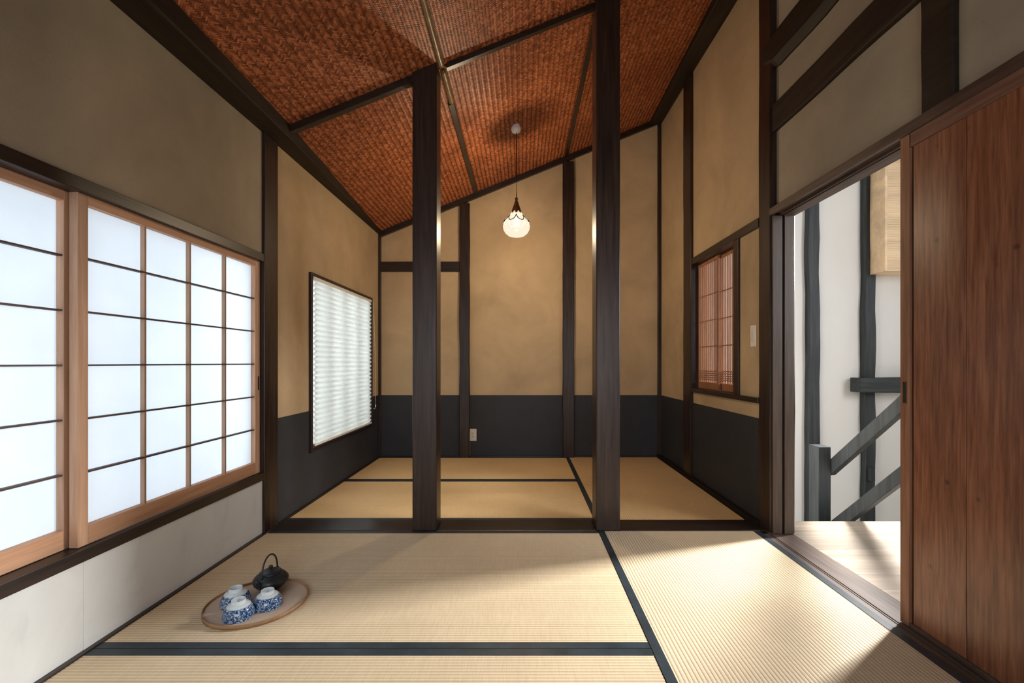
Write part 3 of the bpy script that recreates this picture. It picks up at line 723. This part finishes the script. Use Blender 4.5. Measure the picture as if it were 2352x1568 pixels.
# ------------------------------------------------------------------ tea tray
tx, ty = -1.100, 1.888
tr_ = tag(empty('round_tray', (tx, ty, .0)), 'round pale wooden tray with a thin rim on the mat, carrying the teapot and bowls', 'tray')
bm = bmesh.new(); lathe(bm, [(0, .0015), (.186, .0015), (.186, .007), (0, .007)], 72, (tx, ty, 0)); obj('tray_base', bm, 'tray', tr_)
bm = bmesh.new(); lathe(bm, [(.1870, .0012), (.1905, .0012), (.1910, .0155), (.1890, .0165), (.1872, .0155), (.1865, .0012)], 72, (tx, ty, 0)); obj('tray_rim', bm, 'tray_wood', tr_, None, 0, True)
zt_ = .0072
bp = [(.0535, 0), (.0545, .004), (.0540, .012), (.0515, .025), (.0470, .036), (.0390, .046), (.0300, .052), (.0250, .053)]
def bowl(x, y, s, rot, label):
    r = tag(empty('tea_bowl', (x, y, zt_)), label, 'tea bowl', 'upturned tea bowls on the tray')
    bm = bmesh.new(); lathe(bm, [(a_*s, b_*s) for a_, b_ in bp]+[(.0, .053*s)], 56, (x, y, zt_)); obj('bowl_body', bm, 'porcelain', r, (x, y, zt_), 0, True)
    bm = bmesh.new(); lathe(bm, [(.0265*s, .051*s), (.0250*s, .060*s), (.0240*s, .0655*s), (.0222*s, .0655*s), (.0215*s, .056*s), (0, .0545*s)], 48, (x, y, zt_)); obj('foot_ring', bm, 'porcelain_white', r, None, 0, True)
    bm = bmesh.new(); box(bm, x-.004*s, x+.004*s, y-.003*s, y+.003*s, zt_+.0545*s, zt_+.0555*s); obj('base_mark', bm, 'porcelain', r)
    return r
bowl(-1.180, 1.873, 1.03, 0, 'upturned blue and white tea bowl at the back left of the tray')
bowl(-1.110, 1.780, 1.03, 1, 'upturned dark blue patterned tea bowl nearest the viewer on the tray')
bowl(-1.040, 1.858, 1.0, 2, 'upturned blue and white tea bowl right of the other two, in front of the teapot')
kx, ky = -1.106, 2.000
tp = tag(empty('iron_teapot', (kx, ky, zt_)), 'black cast iron teapot with an arched handle on the tray', 'teapot')
bm = bmesh.new(); lathe(bm, [(0, .001), (.034, .0), (.038, .003), (.052, .014), (.066, .028), (.0715, .040), (.070, .047), (.060, .060), (.048, .069), (.043, .072), (.043, .070), (0, .068)], 56, (kx, ky, zt_))
obj('pot_body', bm, 'iron', tp, None, 0, True)
bm = bmesh.new(); lathe(bm, [(.0445, .072), (.0435, .0755), (.034, .080), (.018, .084), (.006, .085), (0, .085)], 48, (kx, ky, zt_))
ld = obj('lid', bm, 'iron', tp, None, 0, True)
bm = bmesh.new(); lathe(bm, [(.004, .084), (.0035, .089), (.008, .093), (.009, .098), (.006, .102), (0, .103)], 24, (kx, ky, zt_)); obj('lid_knob', bm, 'iron', ld, None, 0, True)
ha = math.radians(84); hd_ = Vector((math.cos(ha), math.sin(ha), 0)); pts = []; c0 = Vector((kx-.004, ky, zt_))
for i in range(29):
    a_ = PI*i/28; pts.append(c0+hd_*(-.052*math.cos(a_))+Vector((0, 0, .060+.088*math.sin(a_)**.8)))
bm = bmesh.new(); tube(bm, pts, .0036, 10); obj('handle', bm, 'iron', tp, None, 0, True)
for s in (-1, 1):
    p = c0+hd_*(s*.053); bm = bmesh.new(); vv = box(bm, -.0045, .0045, -.004, .004, -.012, .012, Matrix.Translation(p+Vector((0, 0, .062)))@Matrix.Rotation(ha, 4, 'Z')); obj('handle_lug', bm, 'iron', tp, None, .001)
q = c0-hd_*.060; bm = bmesh.new()
tube(bm, [q+Vector((0, 0, .040)), q-hd_*.012+Vector((0, 0, .050)), q-hd_*.022+Vector((0, 0, .064)), q-hd_*.027+Vector((0, 0, .073))], [.013, .010, .0075, .006], 14)
obj('spout', bm, 'iron', tp, None, 0, True)
